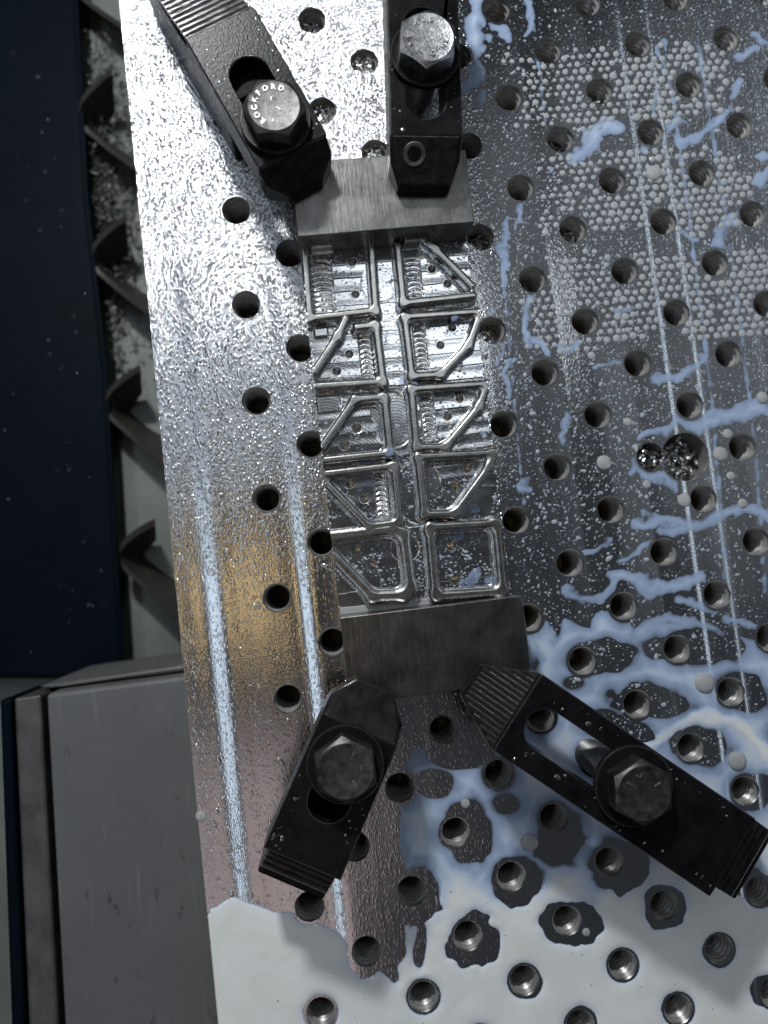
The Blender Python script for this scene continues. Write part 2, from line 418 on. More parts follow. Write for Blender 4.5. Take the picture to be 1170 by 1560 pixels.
def loop(pts):
    b = len(vs); vs.extend(Vector((p[0], p[1])) for p in pts); n = len(pts)
    es.extend((b+i, b+(i+1) % n) for i in range(n))
loop([(PX0, PY0), (PX1, PY0), (PX1, PY1), (PX0, PY1)])
for a, b, x, y in holes: loop([(x+RH*math.cos(2*PI*k/NS), y+RH*math.sin(2*PI*k/NS)) for k in range(NS)])
loop(BORE)
ov, oe, of, *_ = delaunay_2d_cdt(vs, es, [], 2, 1e-6)
def in_bore(p):
    return np.hypot(p[0]-BC[0], p[1]-BC[1]) < BR_ or np.hypot(p[0]-SC_[0], p[1]-SC_[1]) < RH
HX = np.array([(h[2], h[3]) for h in holes])
def solid(f):
    c = np.mean([[ov[i][0], ov[i][1]] for i in f], 0)
    return not in_bore(c) and np.hypot(HX[:, 0]-c[0], HX[:, 1]-c[1]).min() > RH*.98
of = [f for f in of if solid(f)]
plate = thing('fixture_plate', 'milled aluminium fixture plate drilled with staggered rows of threaded holes', 'fixture plate', (0, 0, 0))
mb = MB(); n = len(ov)
mb.add([(p[0], p[1], 0) for p in ov], of)
x0, x1, y0, y1 = PX0, PX1, PY0, PY1
mb.build('plate_top', M_PLATE, plate, fix=True)
mb = MB()
mb.add([(x0,y0,-.0),(x1,y0,-.0),(x1,y1,-.0),(x0,y1,-.0),(x0,y0,-30),(x1,y0,-30),(x1,y1,-30),(x0,y1,-30)],
       [(0,1,5,4),(1,2,6,5),(2,3,7,6),(3,0,4,7),(4,5,6,7)])
mb.build('plate_side', M_PLATE, plate, fix=False)
# one thread form, shared by every hole
def thread_mesh():
    seg, pitch = NS, 2.5
    prof = [(RH, 0.0, 0), (RH-.05, -.10, 0), (5.2, -.60, 0), (5.2, -.9, 0), (5.75, -1.3, 0)]
    z = -2.6
    while z > -24:
        prof += [(4.7, z, 1), (4.7, z-.35, 1), (5.85, z-1.0, 1), (5.85, z-1.3, 1)]; z -= pitch
    prof += [(4.9, -26.5, 0), (0.01, -28.8, 0)]
    mb = MB(); mb.lathe([(r_, q) for r_, q, h in prof], seg)
    mb.f = [f[::-1] for f in mb.f]
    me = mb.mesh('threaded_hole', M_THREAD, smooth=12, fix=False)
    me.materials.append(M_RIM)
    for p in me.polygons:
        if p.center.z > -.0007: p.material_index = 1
    return me
TM = thread_mesh()
for a, b, x, y in holes:
    link(TM, 'threaded_hole', plate, (x, y, 0), (0, 0, random.uniform(0, 6.28)))
mb = MB(); m_ = len(BORE)
mb.add([(p[0], p[1], 0) for p in BORE]+[(p[0], p[1], -19) for p in BORE], [((i+1) % m_, i, i+m_, (i+1) % m_+m_) for i in range(m_)]+[tuple(range(m_, 2*m_))])
tag(mb.build('dowel_bore', M_THREAD, plate, smooth=40, fix=False), 'smooth wide bore merging with a threaded hole')

# ------------------------------------------------------------------ workpiece
work = thing('machined_workpiece', 'clamped aluminium block with ten milled mould pockets', 'workpiece')
YT, YB = -80.9, -218.4
for nm, (ya, yb) in (('stock_end', (YT, WY1)), ('stock_end', (WY0, YB))):
    MB().box(WX0, WX1, ya, yb, 0.01, WT).build('stock_end', M_WORK, work, bevel=0.25)
ZF, ZR = 9.0, 15.0
G = 0.23
gx = np.arange(WX0, WX1+1e-6, (WX1-WX0)/round((WX1-WX0)/G)); gy = np.arange(YB, YT+1e-6, (YT-YB)/round((YT-YB)/G))
gx[0] += .0; X, Y = np.meshgrid(gx, gy, indexing='ij')
UF, VF = to_px(X, Y, ZF)
UR, VR = to_px(X, Y, ZR)
def W(pts, z): return [tuple(at(p[0], p[1], z)) for p in pts]
CAV = {}
def cav(key, ribs, pins, coil=None, width=2.8): CAV[key] = dict(ribs=ribs, pins=pins, coil=coil, width=width)
cav('L1', [[(463,372),(472,484)], [(565,362),(573,476)], [(472,484),(573,472)]], [(536,399),(541.6,448)], (475,509,396,474))
cav('L2', [[(544,498),(573,494),(584,584)], [(527,484),(514,512),(478,566)], [(478,588),(584,581)]], [(532,539),(513,565)], (547,568,506,574))
cav('L3', [[(490,681),(541,608),(586,604),(595,690),(490,701)]], [(543.6,651.6),(525,678)])
cav('L4', [[(493,722),(601,709),(609,796),(562,802),(495,733)]], [(532,736),(555.7,758.8)], (571,590,722,790))
cav('L5', [[(503,817),(600,806),(615,812),(626,895),(616,907),(567,909),(507,846)]], [(542,838),(566,861)], None, 3.9)
cav('R1', [[(606,372),(615,461),(722,449)], [(649,352),(650,366),(664,378),(720,434)]], [(658,409.6),(681.6,432)], (618,643,396,452))
cav('R2', [[(728,474),(617,482),(628,573),(672,570),(715,525),(731,482)]], [(689,499),(671,525.5)], (630,651,496,562))
cav('R3', [[(743,584),(627,592),(635,681),(679,681),(731,619),(741,590)]], [(700,606.5),(682,633)], (641,663,602,670))
cav('R4', [[(754,689),(638,696),(647,784),(694,782),(746,711),(754,690)]], [(713,712),(694,738.6)])
cav('R5', [[(655,806),(657,803),(755,797),(758,799),(767,899),(765,901),(667,908),(664,906),(655,806)]], [(687,831),(693,882.5)], None, 3.2)
# floors: mill passes a few tenths apart in level
bandy = 5.4
wob = fbm(X*.05, Y*.05, 3, 3)*2
bi = np.floor((Y+wob*.6)/bandy).astype(int)
lv = np.random.default_rng(5).random(200)
Z = ZF+0.26*lv[(bi+400) % 200]
fr = ((Y+wob*.6)/bandy) % 1.0
Z = Z+0.035*np.cos(2*PI*fr)+.006*fbm(X*2.5, Y*2.5, 9, 3)
# outer skirt floors lie a little deeper on the left edge
INS = np.zeros_like(X, bool)
def disc_pocket(px, py, r, dz):
    global Z
    c = at(px, py, ZF); d = np.hypot(X-c[0], Y-c[1]); Z = Z-dz*sstep(r+.25, r-.25, d)
for q in ((578, 432, 6.9, 1.0), (594, 626, 7.2, .9), (600, 655, 6.6, 1.4), (640, 735, 7.6, .8), (640, 768, 7.4, 1.4), (617, 835, 5.2, .9), (650, 872, 4.5, 1.2)):
    disc_pocket(*q)
lowl = sstep(.3, -.3, seg_d(X, Y, at(640, 768, ZF), at(770, 770, ZF))-6.5); Z = Z-.8*lowl
# raised shelves left standing under the top wall
def shelf(pts, z, s=.25):
    global Z
    P_ = W(pts, z); xs = [p[0] for p in P_]; ys = [p[1] for p in P_]
    d = np.maximum(np.maximum(min(xs)-X, X-max(xs)), np.maximum(min(ys)-Y, Y-max(ys)))
    Z = np.maximum(Z, ZF+(z-ZF)*sstep(s, -s, d))
shelf([(470, 345), (507, 372)], 17.0); shelf([(613, 340), (650, 364)], 17.0)
shelf([(507, 346), (605, 356)], 13.5); shelf([(652, 344), (726, 356)], 13.0)
shelf([(450, 349), (470, 366)], 20.0)
shelf([(478, 500), (500, 512)], 10.6); shelf([(482, 605), (520, 626)], 10.2)
RIB = np.full_like(X, 99.)
for k, c in CAV.items():
    d = np.full_like(X, 99.)
    for r in c['ribs']:
        q = W(r, ZR)
        for i in range(len(q)-1):
            e_ = seg_d(X, Y, q[i], q[i+1]); h_ = np.clip(2.2-np.abs(d-e_), 0, None)/2.2
            d = np.minimum(d, e_)-h_*h_*2.2*.25
    c['d'] = d
    hw = c['width']/2
    d2 = d+fbm(X*.6, Y*.6, 21, 2)*.08
    top = ZR-.4*sstep(hw*.4, hw, d2)
    Z = np.maximum(Z, ZF-.5+(top-ZF+.5)*(.94*sstep(hw+.75, hw-.05, d2)+.06*sstep(hw+1.6, hw, d2)))
    c['rib'] = d2 < hw+.15
    if c['coil']:
        a0, a1, b0, b1 = c['coil']; m = ((a0+a1)/2, (b0+b1)/2)
        inside = np.minimum(np.minimum(UF-a0-(VF-m[1])*.105, a1+(VF-m[1])*.105-UF), np.minimum(VF-b0, b1-VF))
        msk = sstep(0, 2.0, inside)
        ph = (VF-b0-((UF-m[0]-(VF-m[1])*.105)/(a1-a0)*2)**2*5.0)/7.6 + .10*fbm(UF*.2, VF*.2, 31, 2)
        saw = np.abs((ph % 1.0)-.35)
        Z = np.where((d > hw+.5), Z*(1-msk)+(ZF-.9+1.6*saw)*msk, Z)
PIN = []
for k, c in CAV.items():
    for px, py in c['pins']:
        q = at(px, py, ZF+.3); d = np.hypot(X-q[0], Y-q[1]); i = np.unravel_index(np.argmin(d), d.shape)
        ring = (d > 1.6) & (d < 2.2); zf = float(np.median(Z[ring]))
        Z = np.where(d < 2.0, np.where(d < 1.72, -22.0, zf), Z); PIN.append((k, q[0], q[1], zf))
# burrs on the outer edges
eb = np.minimum(X-WX0, WX1-X)
Z = Z+sstep(.6, 0, eb)*np.clip(fbm(X*.9, Y*.9, 44, 3), 0, 1)*1.6
# split the milled field into its ten pockets
rowsL = [-1e9, 489, 592, 704, 803, 1e9]; rowsR = [-1e9, 467, 577, 685, 791, 1e9]
mid = np.interp(VF, [340, 920], [590, 641])
left = UF < mid
NX, NY = X.shape
idx = np.arange(NX*NY).reshape(NX, NY)
Vall = np.stack([X, Y, Z], -1).reshape(-1, 3)
Q = np.stack([idx[:-1, :-1], idx[1:, :-1], idx[1:, 1:], idx[:-1, 1:]], -1).reshape(-1, 4)
cL = left[:-1, :-1].ravel(); cV = (VF+.107*0)[:-1, :-1].ravel(); cU = UF[:-1, :-1].ravel()
# pocket rows follow the block's own axes
cVr = cV+(cU-600)*.06
LAB = {'L1': 'top left pocket with coil-shaped ramp marks', 'R1': 'top right pocket with diagonal rib', 'R5': 'closed square pocket at the lower right', 'L5': 'thick walled pocket at the lower left'}
CO = {}
RM = np.zeros_like(X, bool)
for c in CAV.values(): RM |= c['rib']
RM |= Z > 12.5
RQ = RM.ravel()[Q].sum(1) >= 2
for side, rows in (('L', rowsL), ('R', rowsR)):
    for r in range(5):
        key = side+str(r+1)
        sel = (cL == (side == 'L')) & (cVr >= rows[r]) & (cVr < rows[r+1])
        F = Q[sel]; u, inv = np.unique(F, return_inverse=True)
        me = np_mesh('mould_pocket', Vall[u], inv.reshape(F.shape), M_FLOOR)
        me.materials.append(M_RIB); me.polygons.foreach_set('material_index', RQ[sel].astype(np.int32))
        o = link(me, 'mould_pocket', work); CO[key] = o
        if key in LAB: o['label'] = LAB[key]
# side skirts of the milled field
for xs, nm in ((0, 'side_wall'), (-1, 'side_wall')):
    zc = Z[xs]; V = np.concatenate([np.stack([X[xs], Y[xs], zc], -1), np.stack([X[xs], Y[xs], zc*0+.01], -1)])
    k = np.arange(NY-1); F = np.stack([k, k+1, k+1+NY, k+NY], -1)
    link(np_mesh('side_wall', V, F if xs == 0 else F[:, ::-1], M_WORK, False), 'side_wall', work)
PM = MB().lathe([(1.60, -.02), (1.66, .05), (1.95, .05), (2.1, -.1)], 28).lathe([(1.62, 0), (1.62, -31)], 28).mesh('pin_hole', M_FLOOR, smooth=40, fix=False)
for k, x, y, z in PIN: link(PM, 'pin_hole', CO[k], (x, y, z))

# ------------------------------------------------------------------ clamps
ZC, TC = 41.5, 16.3      # top of the straps, thickness
def stadium(x0, x1, r, n=14):
    p = [(x1+r*math.cos(a), r*math.sin(a)) for a in np.linspace(-PI/2, PI/2, n)]
    return p+[(x0+r*math.cos(a), r*math.sin(a)) for a in np.linspace(PI/2, 3*PI/2, n)]
def clamp(label, heel, nose, slot, noselen, tipw, tipz, serr=False, slot_r=7.0, name='strap_clamp', dimple=None):
    h0, h1 = at(*heel[0], ZC), at(*heel[1], ZC); n0, n1 = at(*nose[0], ZC), at(*nose[1], ZC)
    hc, nc = (h0+h1)/2, (n0+n1)/2
    d = nc-hc; L = np.hypot(*d); ang = math.atan2(d[1], d[0]); wd = (np.hypot(*(h1-h0))+np.hypot(*(n1-n0)))/2
    t = thing(name, label, 'clamp', (hc[0], hc[1], ZC-TC), ang, 'black strap clamps on the plate')
    loc = lambda p: np.array([math.cos(-ang)*(p[0]-hc[0])-math.sin(-ang)*(p[1]-hc[1]), math.sin(-ang)*(p[0]-hc[0])+math.cos(-ang)*(p[1]-hc[1])])
    s0, s1 = loc(at(*slot[0], ZC)), loc(at(*slot[1], ZC))
    a, b = sorted((s0[0], s1[0]))
    MB().prism([(0, -wd/2), (L, -wd/2), (L, wd/2), (0, wd/2)], 0, TC, [stadium(a, b, slot_r)]).build('strap', M_BLACK, t, bevel=.7)
    hw, tw, g = wd/2, wd*tipw/2, .02
    if not serr:
        mb = MB(); c1 = .45*noselen
        ring = [(L+g, hw), (L+c1, hw*.97), (L+noselen, tw), (L+noselen, -tw), (L+c1, -hw*.97), (L+g, -hw)]
        zt = [TC-.15, TC-.15-(TC-tipz)*.45, tipz, tipz, TC-.15-(TC-tipz)*.45, TC-.15]
        ins = [(L+g, hw-1.2), (L+c1, hw*.97-1.8), (L+noselen-.4, tw-.3), (L+noselen-.4, -tw+.3), (L+c1, -hw*.97+1.8), (L+g, -hw+1.2)]
        vs_ = [(x, y, 0) for x, y in ring]+[(x, y, z-1.6) for (x, y), z in zip(ring, zt)]+[(x, y, z) for (x, y), z in zip(ins, zt)]
        fs_ = [tuple(range(5, -1, -1)), (12, 17, 16, 13), (13, 16, 15, 14)]
        for i in range(6):
            j = (i+1) % 6; fs_ += [(i, j, j+6, i+6), (i+6, j+6, j+12, i+12)]
        mb.add(vs_, fs_); o = mb.build('nose', M_BLACK2, t, bevel=.4)
    else:
        mb = MB(); mb.add([(L+g, hw, 0), (L+noselen, tw, 0), (L+noselen, -tw, 0), (L+g, -hw, 0), (L+g, hw, TC-1.2), (L+noselen, tw, tipz), (L+noselen, -tw, tipz), (L+g, -hw, TC-1.2)],
                          [(3, 2, 1, 0), (4, 5, 6, 7), (0, 1, 5, 4), (1, 2, 6, 5), (2, 3, 7, 6), (3, 0, 4, 7)])
        o = mb.build('nose', M_BLACK, t, bevel=.6)
        # serrations cut along the strap
        kk = 15; sl = (tipz-TC+1.2)/noselen
        for i in range(kk):
            y = -hw*.92+2*hw*.92*(i+.5)/kk
            xe = noselen*.97 if abs(y) < tw else noselen*.97*(hw-abs(y))/(hw-tw)
            if xe < 1.5: continue
            h = .75*hw*1.84/kk; mbs = MB(); x_a, x_b = L+.6, L+xe-.5
            za, zb = TC-1.2+sl*.6-.15, TC-1.2+sl*(xe-.5)-.15
            mbs.add([(x_a, y-h/2, za), (x_a, y+h/2, za), (x_a, y, za+.62), (x_b, y-h/2, zb), (x_b, y+h/2, zb), (x_b, y, zb+.62)],
                    [(0, 1, 2), (5, 4, 3), (0, 2, 5, 3), (2, 1, 4, 5), (1, 0, 3, 4)])
            mbs.build('serration', M_BLACK2, o)
    if dimple:
        q = loc(at(*dimple, ZC-6)); sl = (TC-tipz)/noselen
        zq = TC-.15-sl*(q[0]-L)+.06
        dm = MB().lathe([(0.01, .0), (3.3, .02), (3.4, -.4)], 32).build('threaded_dimple', M_BLACK, t, (q[0], q[1], zq), smooth=30); dm.rotation_euler = (0, math.atan(sl), 0)
        rg = MB().lathe([(2.5, .0), (2.75, .09), (2.95, .03), (3.2, .16), (3.45, .06), (3.75, .2), (4.05, .0), (4.05, -.4)], 32).build('thread_ring', M_SHANK, dm, smooth=30)
    return dict(t=t, ang=ang, hc=hc, wd=wd, L=L)
def step_block(label, cl, dx0, n, run, drop, z0, width, dy=0.0, first=None):
    """serrated stair under the heel, going down away from the clamp"""
    a = cl['ang']; c = cl['hc']; loc = (c[0]-dy*math.sin(a), c[1]+dy*math.cos(a), 0)
    t = thing('step_block', label, 'step block', loc, a, 'stepped heel blocks under the clamps')
    x_end = dx0-n*run
    MB().profile([(24, .02), (24, z0-drop-1.2), (x_end-3.0, z0-n*drop-1.2), (x_end-3.0, .02)][::-1], -width/2, width/2).build('block_body', M_BLACK, t, bevel=.8)
    for i in range(n):
        xa = dx0-i*run; z = z0-i*drop
        pr = [(xa, z-drop-1.6), (xa, z-.9), (xa-.25, z-.25), (xa-run*.35, z), (xa-run*.8, z-.15), (xa-run*.97, z-.7), (xa-run, z-drop-1.6)]
        MB().profile(pr, -width/2+.15, width/2-.15).build('step', M_BLACK2, t, smooth=35)
    return t
def bolt(label, px, z_w, rz, mat, wash_r=12.4, AF=18.2, HH=7.8, marks=None, wl=None):
    q = at(*px, z_w+2.5)
    wt = thing('flat_washer', wl, 'washer', (q[0], q[1], z_w+.02), 0, 'black washers under the bolt heads')
    MB().lathe([(6.6, 0), (wash_r-.3, 0), (wash_r, .3), (wash_r, 2.2), (wash_r-.35, 2.6), (6.9, 2.6), (6.6, 2.3)], 56, close=True).build('washer_ring', M_BLACK, wt, smooth=35)
    t = thing('hex_bolt', label, 'bolt', (q[0], q[1], z_w+2.64), rz, 'hex bolts holding the clamps')
    N = 96; r0 = AF/2*.93; vs_ = []; mb = MB()
    rings = [[], [], [], []]
    for k in range(N):
        a = 2*PI*k/N; f = (a % (PI/3))-PI/6; hr = AF/2/math.cos(f)
        c, s = math.cos(a), math.sin(a)
        rings[0].append((hr*c, hr*s, 0)); rings[1].append((hr*c, hr*s, HH-max(0, hr-r0)*.62-.05))
        rings[2].append((r0*c, r0*s, HH)); rings[3].append((r0*.93*c, r0*.93*s, HH-.12))
    vs_ = sum(rings, []); fs_ = [tuple(range(3*N, 4*N)), tuple(range(N))[::-1]]
    for j in range(3):
        for k in range(N):
            k2 = (k+1) % N; fs_.append((j*N+k, j*N+k2, (j+1)*N+k2, (j+1)*N+k))
    mb.add(vs_, fs_); head = mb.build('head', mat, t, smooth=22)
    pr = []; z = -.05
    while z > -58: pr += [(5.9, z), (5.9, z-.3), (5.1, z-.85), (5.1, z-1.1)]; z -= 1.75
    MB().lathe(pr+[(0.01, z)], 32).build('threaded_shank', M_SHANK, t, smooth=50, fix=False)
    if marks: marks(head, HH-.12, r0*.93)
    return t
def glyphs(name, parent, items, size, z, mat):
    """raised letters: items = (char, x, y, angle)"""
    me_all = MB()
    for ch, x, y, a in items:
        cu = bpy.data.curves.new('glyph', 'FONT'); cu.body = ch; cu.size = size*MM; cu.extrude = .14*MM; cu.offset = .03*MM
        cu.align_x = 'CENTER'; cu.align_y = 'CENTER'; cu.bevel_depth = .05*MM; cu.resolution_u = 3
        o = bpy.data.objects.new('glyph', cu); COL.objects.link(o)
        dg = bpy.context.evaluated_depsgraph_get(); m = o.evaluated_get(dg).to_mesh()
        c, s = math.cos(a), math.sin(a)
        me_all.add([((v.co.x*c-v.co.y*s)/MM+x, (v.co.x*s+v.co.y*c)/MM+y, v.co.z/MM+z+.1) for v in m.vertices], [tuple(p.vertices) for p in m.polygons])
        o.evaluated_get(dg).to_mesh_clear(); bpy.data.objects.remove(o); bpy.data.curves.remove(cu)
    return me_all.build(name, mat, parent, fix=False)
def arc_text(txt, R, a0, a1, inward=False):
    out = []
    for i, ch in enumerate(txt):
        a = math.radians(a0+(a1-a0)*i/(len(txt)-1))
        out.append((ch, R*math.cos(a), R*math.sin(a), a+PI/2 if inward else a-PI/2))
    return out
def bars(specs):
    def f(head, z, r):
        for x, y, ln, ang in specs:
            c, s = math.cos(ang), math.sin(ang)
            mb = MB().box(-ln/2, ln/2, -.22, .22, z-.05, z+.24); mb.v = [(a*c-b*s+x, a*s+b*c+y, q) for a, b, q in mb.v]
            mb.build('grade_mark', M_BOLTG, head, bevel=.1)
    return f

c_tl = clamp('black strap clamp at the upper left, its open slot above the lettered bolt', [(282, 60), (386, 7)], [(394, 257), (498, 204)], [(380.5, 116), (425, 196)], 8.5, .50, 6.0)
c_tm = clamp('black strap clamp at the top centre with a round dimple in its nose', [(584.5, -120), (694.5, -120)], [(594.5, 206), (705.5, 206)], [(646, 40), (649, 151)], 13.0, .74, 6.5, dimple=(630, 240))
c_bl = clamp('short black strap clamp at the lower left beside the white pool', [(519, 1340), (401, 1293)], [(608.5, 1131), (488, 1092)], [(503, 1221), (527, 1165)], 13.5, .50, 8.0)
c_br = clamp('long black strap clamp at the lower right with serrated pointed nose', [(1153, 1248), (1082, 1367)], [(823, 1025), (753, 1144)], [(832, 1113), (985, 1210)], 16.0, .42, 5.5, serr=True)
step_block('stepped block behind the upper left clamp heel', c_tl, -.3, 15, 2.7, 1.0, 38.5, c_tl['wd']-1.5, 0.3)
step_block('stepped block with blue sheen behind the lower left clamp heel', c_bl, -.6, 4, 2.5, 1.5, 33.0, c_bl['wd']-2.5, -1.0)
step_block('stepped block at the right edge behind the long clamp heel', c_br, -.6, 4, 3.4, 1.6, 35.0, c_br['wd']-3.0, -1.5)
MB().box(-6, 18, -10, 10, .02, ZC-TC).build('block', M_BLACK, thing('support_block', 'black block under the heel of the top centre clamp', 'support block', (c_tm['hc'][0], c_tm['hc'][1], 0), c_tm['ang']), bevel=.8)

def m_tl(head, z, r): glyphs('raised_lettering', head, arc_text('ROCKFORD', 6.35, 238, 68), 2.5, z, M_BOLTG); bars([(1.6, -.9, 2.2, -.6), (-.9, 2.2, 1.6, 1.6), (0, -5.0, 1.5, 1.5)])(head, z, r)
def m_tm(head, z, r): glyphs('raised_lettering', head, arc_text('0S5400', 6.1, 178, 52)+arc_text('GTHE', 6.1, 258, 322, True), 2.5, z, M_BOLTG)
bolt('worn hex bolt stamped ROCKFORD in the upper left clamp', (419.6, 182), ZC, -.12, M_BOLT, 12.0, marks=m_tl, wl='black washer under the ROCKFORD bolt')
bolt('bright hex bolt with raised numbers in the top centre clamp', (648, 80), ZC, -.16+PI/6, M_BOLTG, 12.2, marks=m_tm, wl='black washer under the bright bolt with raised numbers')
bolt('grey hex bolt in the short lower left clamp', (526, 1165), ZC, PI/6, M_BOLT, 12.6, marks=bars([(4.6, 2.6, 2.6, .5), (4.4, -2.2, 1.8, .7), (0, -5.0, 2.4, 1.57)]), wl='black washer on the short lower left clamp')
bolt('grey hex bolt with radial marks in the long clamp', (966.5, 1198), ZC, PI/6-.1, M_BOLT, 13.2, marks=bars([(-2.4, 5.0, 2.2, -.9), (2.2, 5.2, 2.0, .5), (5.2, 0, 2.4, 0), (1.2, 5.6, 1.6, 1.9)]), wl='wide black washer on the long clamp')
c0 = CO  # heads of the two lettered bolts share the hexagon phase of the photograph

# ------------------------------------------------------------------ milky coolant
GM = 0.5
mx_ = np.arange(PX0+.4, 112, GM); my_ = np.arange(-420, 60, GM)
MX, MY = np.meshgrid(mx_, my_, indexing='ij')
U, V = to_px(MX, MY)
U0, V0 = U, V
wu = U+fbm(U/38, V/38, 60, 4)*38+fbm(U/9, V/9, 61, 2)*7; wv = V+fbm(U/38, V/38, 70, 4)*38+fbm(U/9, V/9, 71, 2)*7
F = np.full_like(U, -60.)
def cap(pts, r, wx=None):
    global F
    for i in range(len(pts)-1): F = np.maximum(F, r-seg_d(wu, wv, pts[i], pts[i+1]))
for pts, r in [([(722, -20), (732, 60), (718, 122)], 15), ([(756, 40), (770, 60)], 7), ([(798, -10), (804, 40)], 7), ([(706, 140), (718, 110)], 9), ([(735, 140), (732, 170)], 5),
    ([(1122, 95), (1152, 74)], 7), ([(1150, 50), (1163, 62)], 8), ([(868, 236), (905, 205), (942, 190)], 12), ([(985, 236), (1036, 190)], 9), ([(1040, 226), (1075, 195), (1108, 166)], 9),
    ([(1085, 372), (1126, 330)], 8), ([(1040, 350), (1062, 356)], 5), ([(1150, 282), (1175, 270)], 8), ([(1155, 236), (1175, 250)], 8), ([(1125, 130), (1118, 142)], 7),
    ([(775, 335), (770, 430)], 5), ([(797, 296), (790, 350)], 4), ([(806, 436), (800, 525)], 7), ([(812, 520), (830, 545)], 6), ([(757, 470), (760, 560)], 4),
    ([(1030, 645), (1080, 643), (1125, 632), (1180, 618)], 13), ([(975, 674), (1008, 662), (1040, 640)], 7), ([(955, 712), (978, 702)], 6), ([(968, 708), (1018, 735)], 8),
    ([(975, 790), (1030, 797), (1090, 793), (1127, 783), (1180, 790)], 10), ([(1004, 812), (1040, 806)], 9), ([(945, 880), (995, 893), (1076, 884)], 12), ([(1026, 915), (1088, 927)], 8),
    ([(1006, 946), (1050, 954), (1095, 966)], 9), ([(779, 547), (777, 592)], 5), ([(860, 640), (850, 682)], 5), ([(796, 742), (814, 745)], 7), ([(905, 560), (985, 545)], 4), ([(1000, 575), (1070, 555)], 8),
    ([(870, 845), (930, 815)], 4), ([(985, 830), (950, 850)], 6), ([(1110, 940), (1180, 960)], 6), ([(860, 905), (905, 915), (960, 880)], 7), ([(800, 950), (850, 1020)], 22),
    ([(930, 960), (990, 1040)], 30), ([(1095, 1010), (1180, 1010)], 18), ([(850, 530), (880, 520)], 6), ([(935, 480), (985, 470)], 3), ([(1000, 190), (1010, 60)], 3), ([(690, 1130), (640, 1160)], 10),
    ([(740, 1140), (700, 1160)], 10), ([(812, 955), (800, 1010)], 14)]: cap(pts, r)
for pts, r in [([(1012, 60), (1050, 330), (1086, 620), (1106, 900), (1112, 960)], 2.6), ([(1062, 60), (1106, 330), (1131, 520), (1152, 700), (1166, 900)], 2.4), ([(808, 0), (840, 260)], 1.2), ([(768, 430), (800, 800)], 1.4)]:
    for i in range(len(pts)-1): F = np.maximum(F, r+fbm(U/9, V/9, 90, 2)*9-seg_d(U, V, pts[i], pts[i+1]))
pool = np.maximum(np.minimum(V-np.interp(U, [300, 320, 390, 470, 520, 545, 600, 612, 640, 720, 800, 860, 1000, 1200], [1390, 1383, 1372, 1400, 1425, 1470, 1492, 1160, 1120, 1110, 1040, 955, 950, 980]), 60), -60)
F = np.maximum(F, pool+fbm(U/45, V/45, 40, 2)*40)
F = np.where((U > 600) & (U < 1000) & (V > 1120) & (V < 1250), F+fbm(U/30, V/30, 77, 2)*26-2, F)
def island(px, py, rx, ry, rot=0, wob=.5):
    global F
    c, s = math.cos(rot), math.sin(rot); du, dv = U-px, V-py
    e = np.hypot((du*c+dv*s)/rx, (-du*s+dv*c)/ry)+fbm(U/22, V/22, int(px) % 97, 2)*wob
    F = np.minimum(F, (e-1)*min(rx, ry))
for q in [(715, 1268, 38, 50, -.2), (638, 1366, 35, 45), (720, 1432, 42, 42, .5), (788, 1343, 38, 44), (852, 1278, 38, 44, .3), (940, 1317, 46, 42, .4), (870, 1406, 46, 36, .3), (1013, 1382, 32, 36),
          (992, 1068, 58, 27, .1), (1130, 1055, 42, 30, .2), (1063, 1136, 44, 30, .25), (1148, 1206, 32, 28), (915, 1002, 52, 28, -.1), (1062, 985, 74, 26, 0), (556, 1455, 28, 34), (700, 1150, 50, 22, 0), (660, 1195, 30, 24, 0),
          (872, 1040, 16, 10), (960, 1110, 40, 16, .4), (770, 1225, 22, 16), (640, 1440, 10, 34, .1), (592, 1380, 26, 110, -.03), (915, 1100, 30, 20)]: island(*q)
for q in [(487, 1541), (643, 1517), (802, 1497), (950, 1472), (1095, 1448), (1031, 1536), (885, 1556), (1168, 1510), (1143, 1345)]: island(*q, 25, 25, 0, .25)
# the dry wiped rectangle below the block
F = np.where((U > 606) & (U < 748) & (V > 1050) & (V < 1140), -30, F)
F = np.where((MX > WX0-1) & (MX < WX1+.5) & (MY > WY0-.5) & (MY < WY1+.5), -30, F)
F = np.where(MX < PX0+1.2, F-8, F)
for a, b, x, y in holes: F = np.minimum(F, (np.hypot(MX-x, MY-y)-RH-.9)*4)
F = np.minimum(F, (np.hypot(MX-BC[0], MY-BC[1])-BR_-.7)*4); F = np.minimum(F, (np.hypot(MX-SC_[0], MY-SC_[1])-RH-.7)*4)
deep = np.clip(sstep(1310, 1440, V+.10*(U-700)+fbm(U/70, V/70, 15, 3)*130)*1.0+sstep(560, 460, U)*.8, 0, 1)
deep = np.maximum(deep, .75*sstep(16, 2, np.abs(V-np.interp(U, [780, 990, 1060, 1120, 1170], [1010, 1130, 1085, 1090, 1140])-8)+fbm(U/30, V/30, 5, 2)*20)*(U > 980))
th = np.clip(F/16., -1, 1)
H = np.where(F > 0, (.16+.45*deep)*(1-np.exp(-np.clip(F, 0, None)/5)), np.clip(F*.03, -.5, 0))
depth = np.clip((.12+.36*sstep(3, 30, F)+.62*deep), 0, 1)*np.where(deep > .5, sstep(-1, 1.4, F), sstep(-1, 6, F))
ids = np.arange(MX.size).reshape(MX.shape)
Q = np.stack([ids[:-1, :-1], ids[1:, :-1], ids[1:, 1:], ids[:-1, 1:]], -1).reshape(-1, 4)
Ff = F.ravel(); ok = (Ff[Q] > 0).any(1)
for a, b, x, y in holes: pass
hm = np.zeros(MX.shape, bool)
for a, b, x, y in holes: hm |= np.hypot(MX-x, MY-y) < RH
ok &= ~hm.ravel()[Q].any(1)
Q = Q[ok]; u_, inv = np.unique(Q, return_inverse=True)
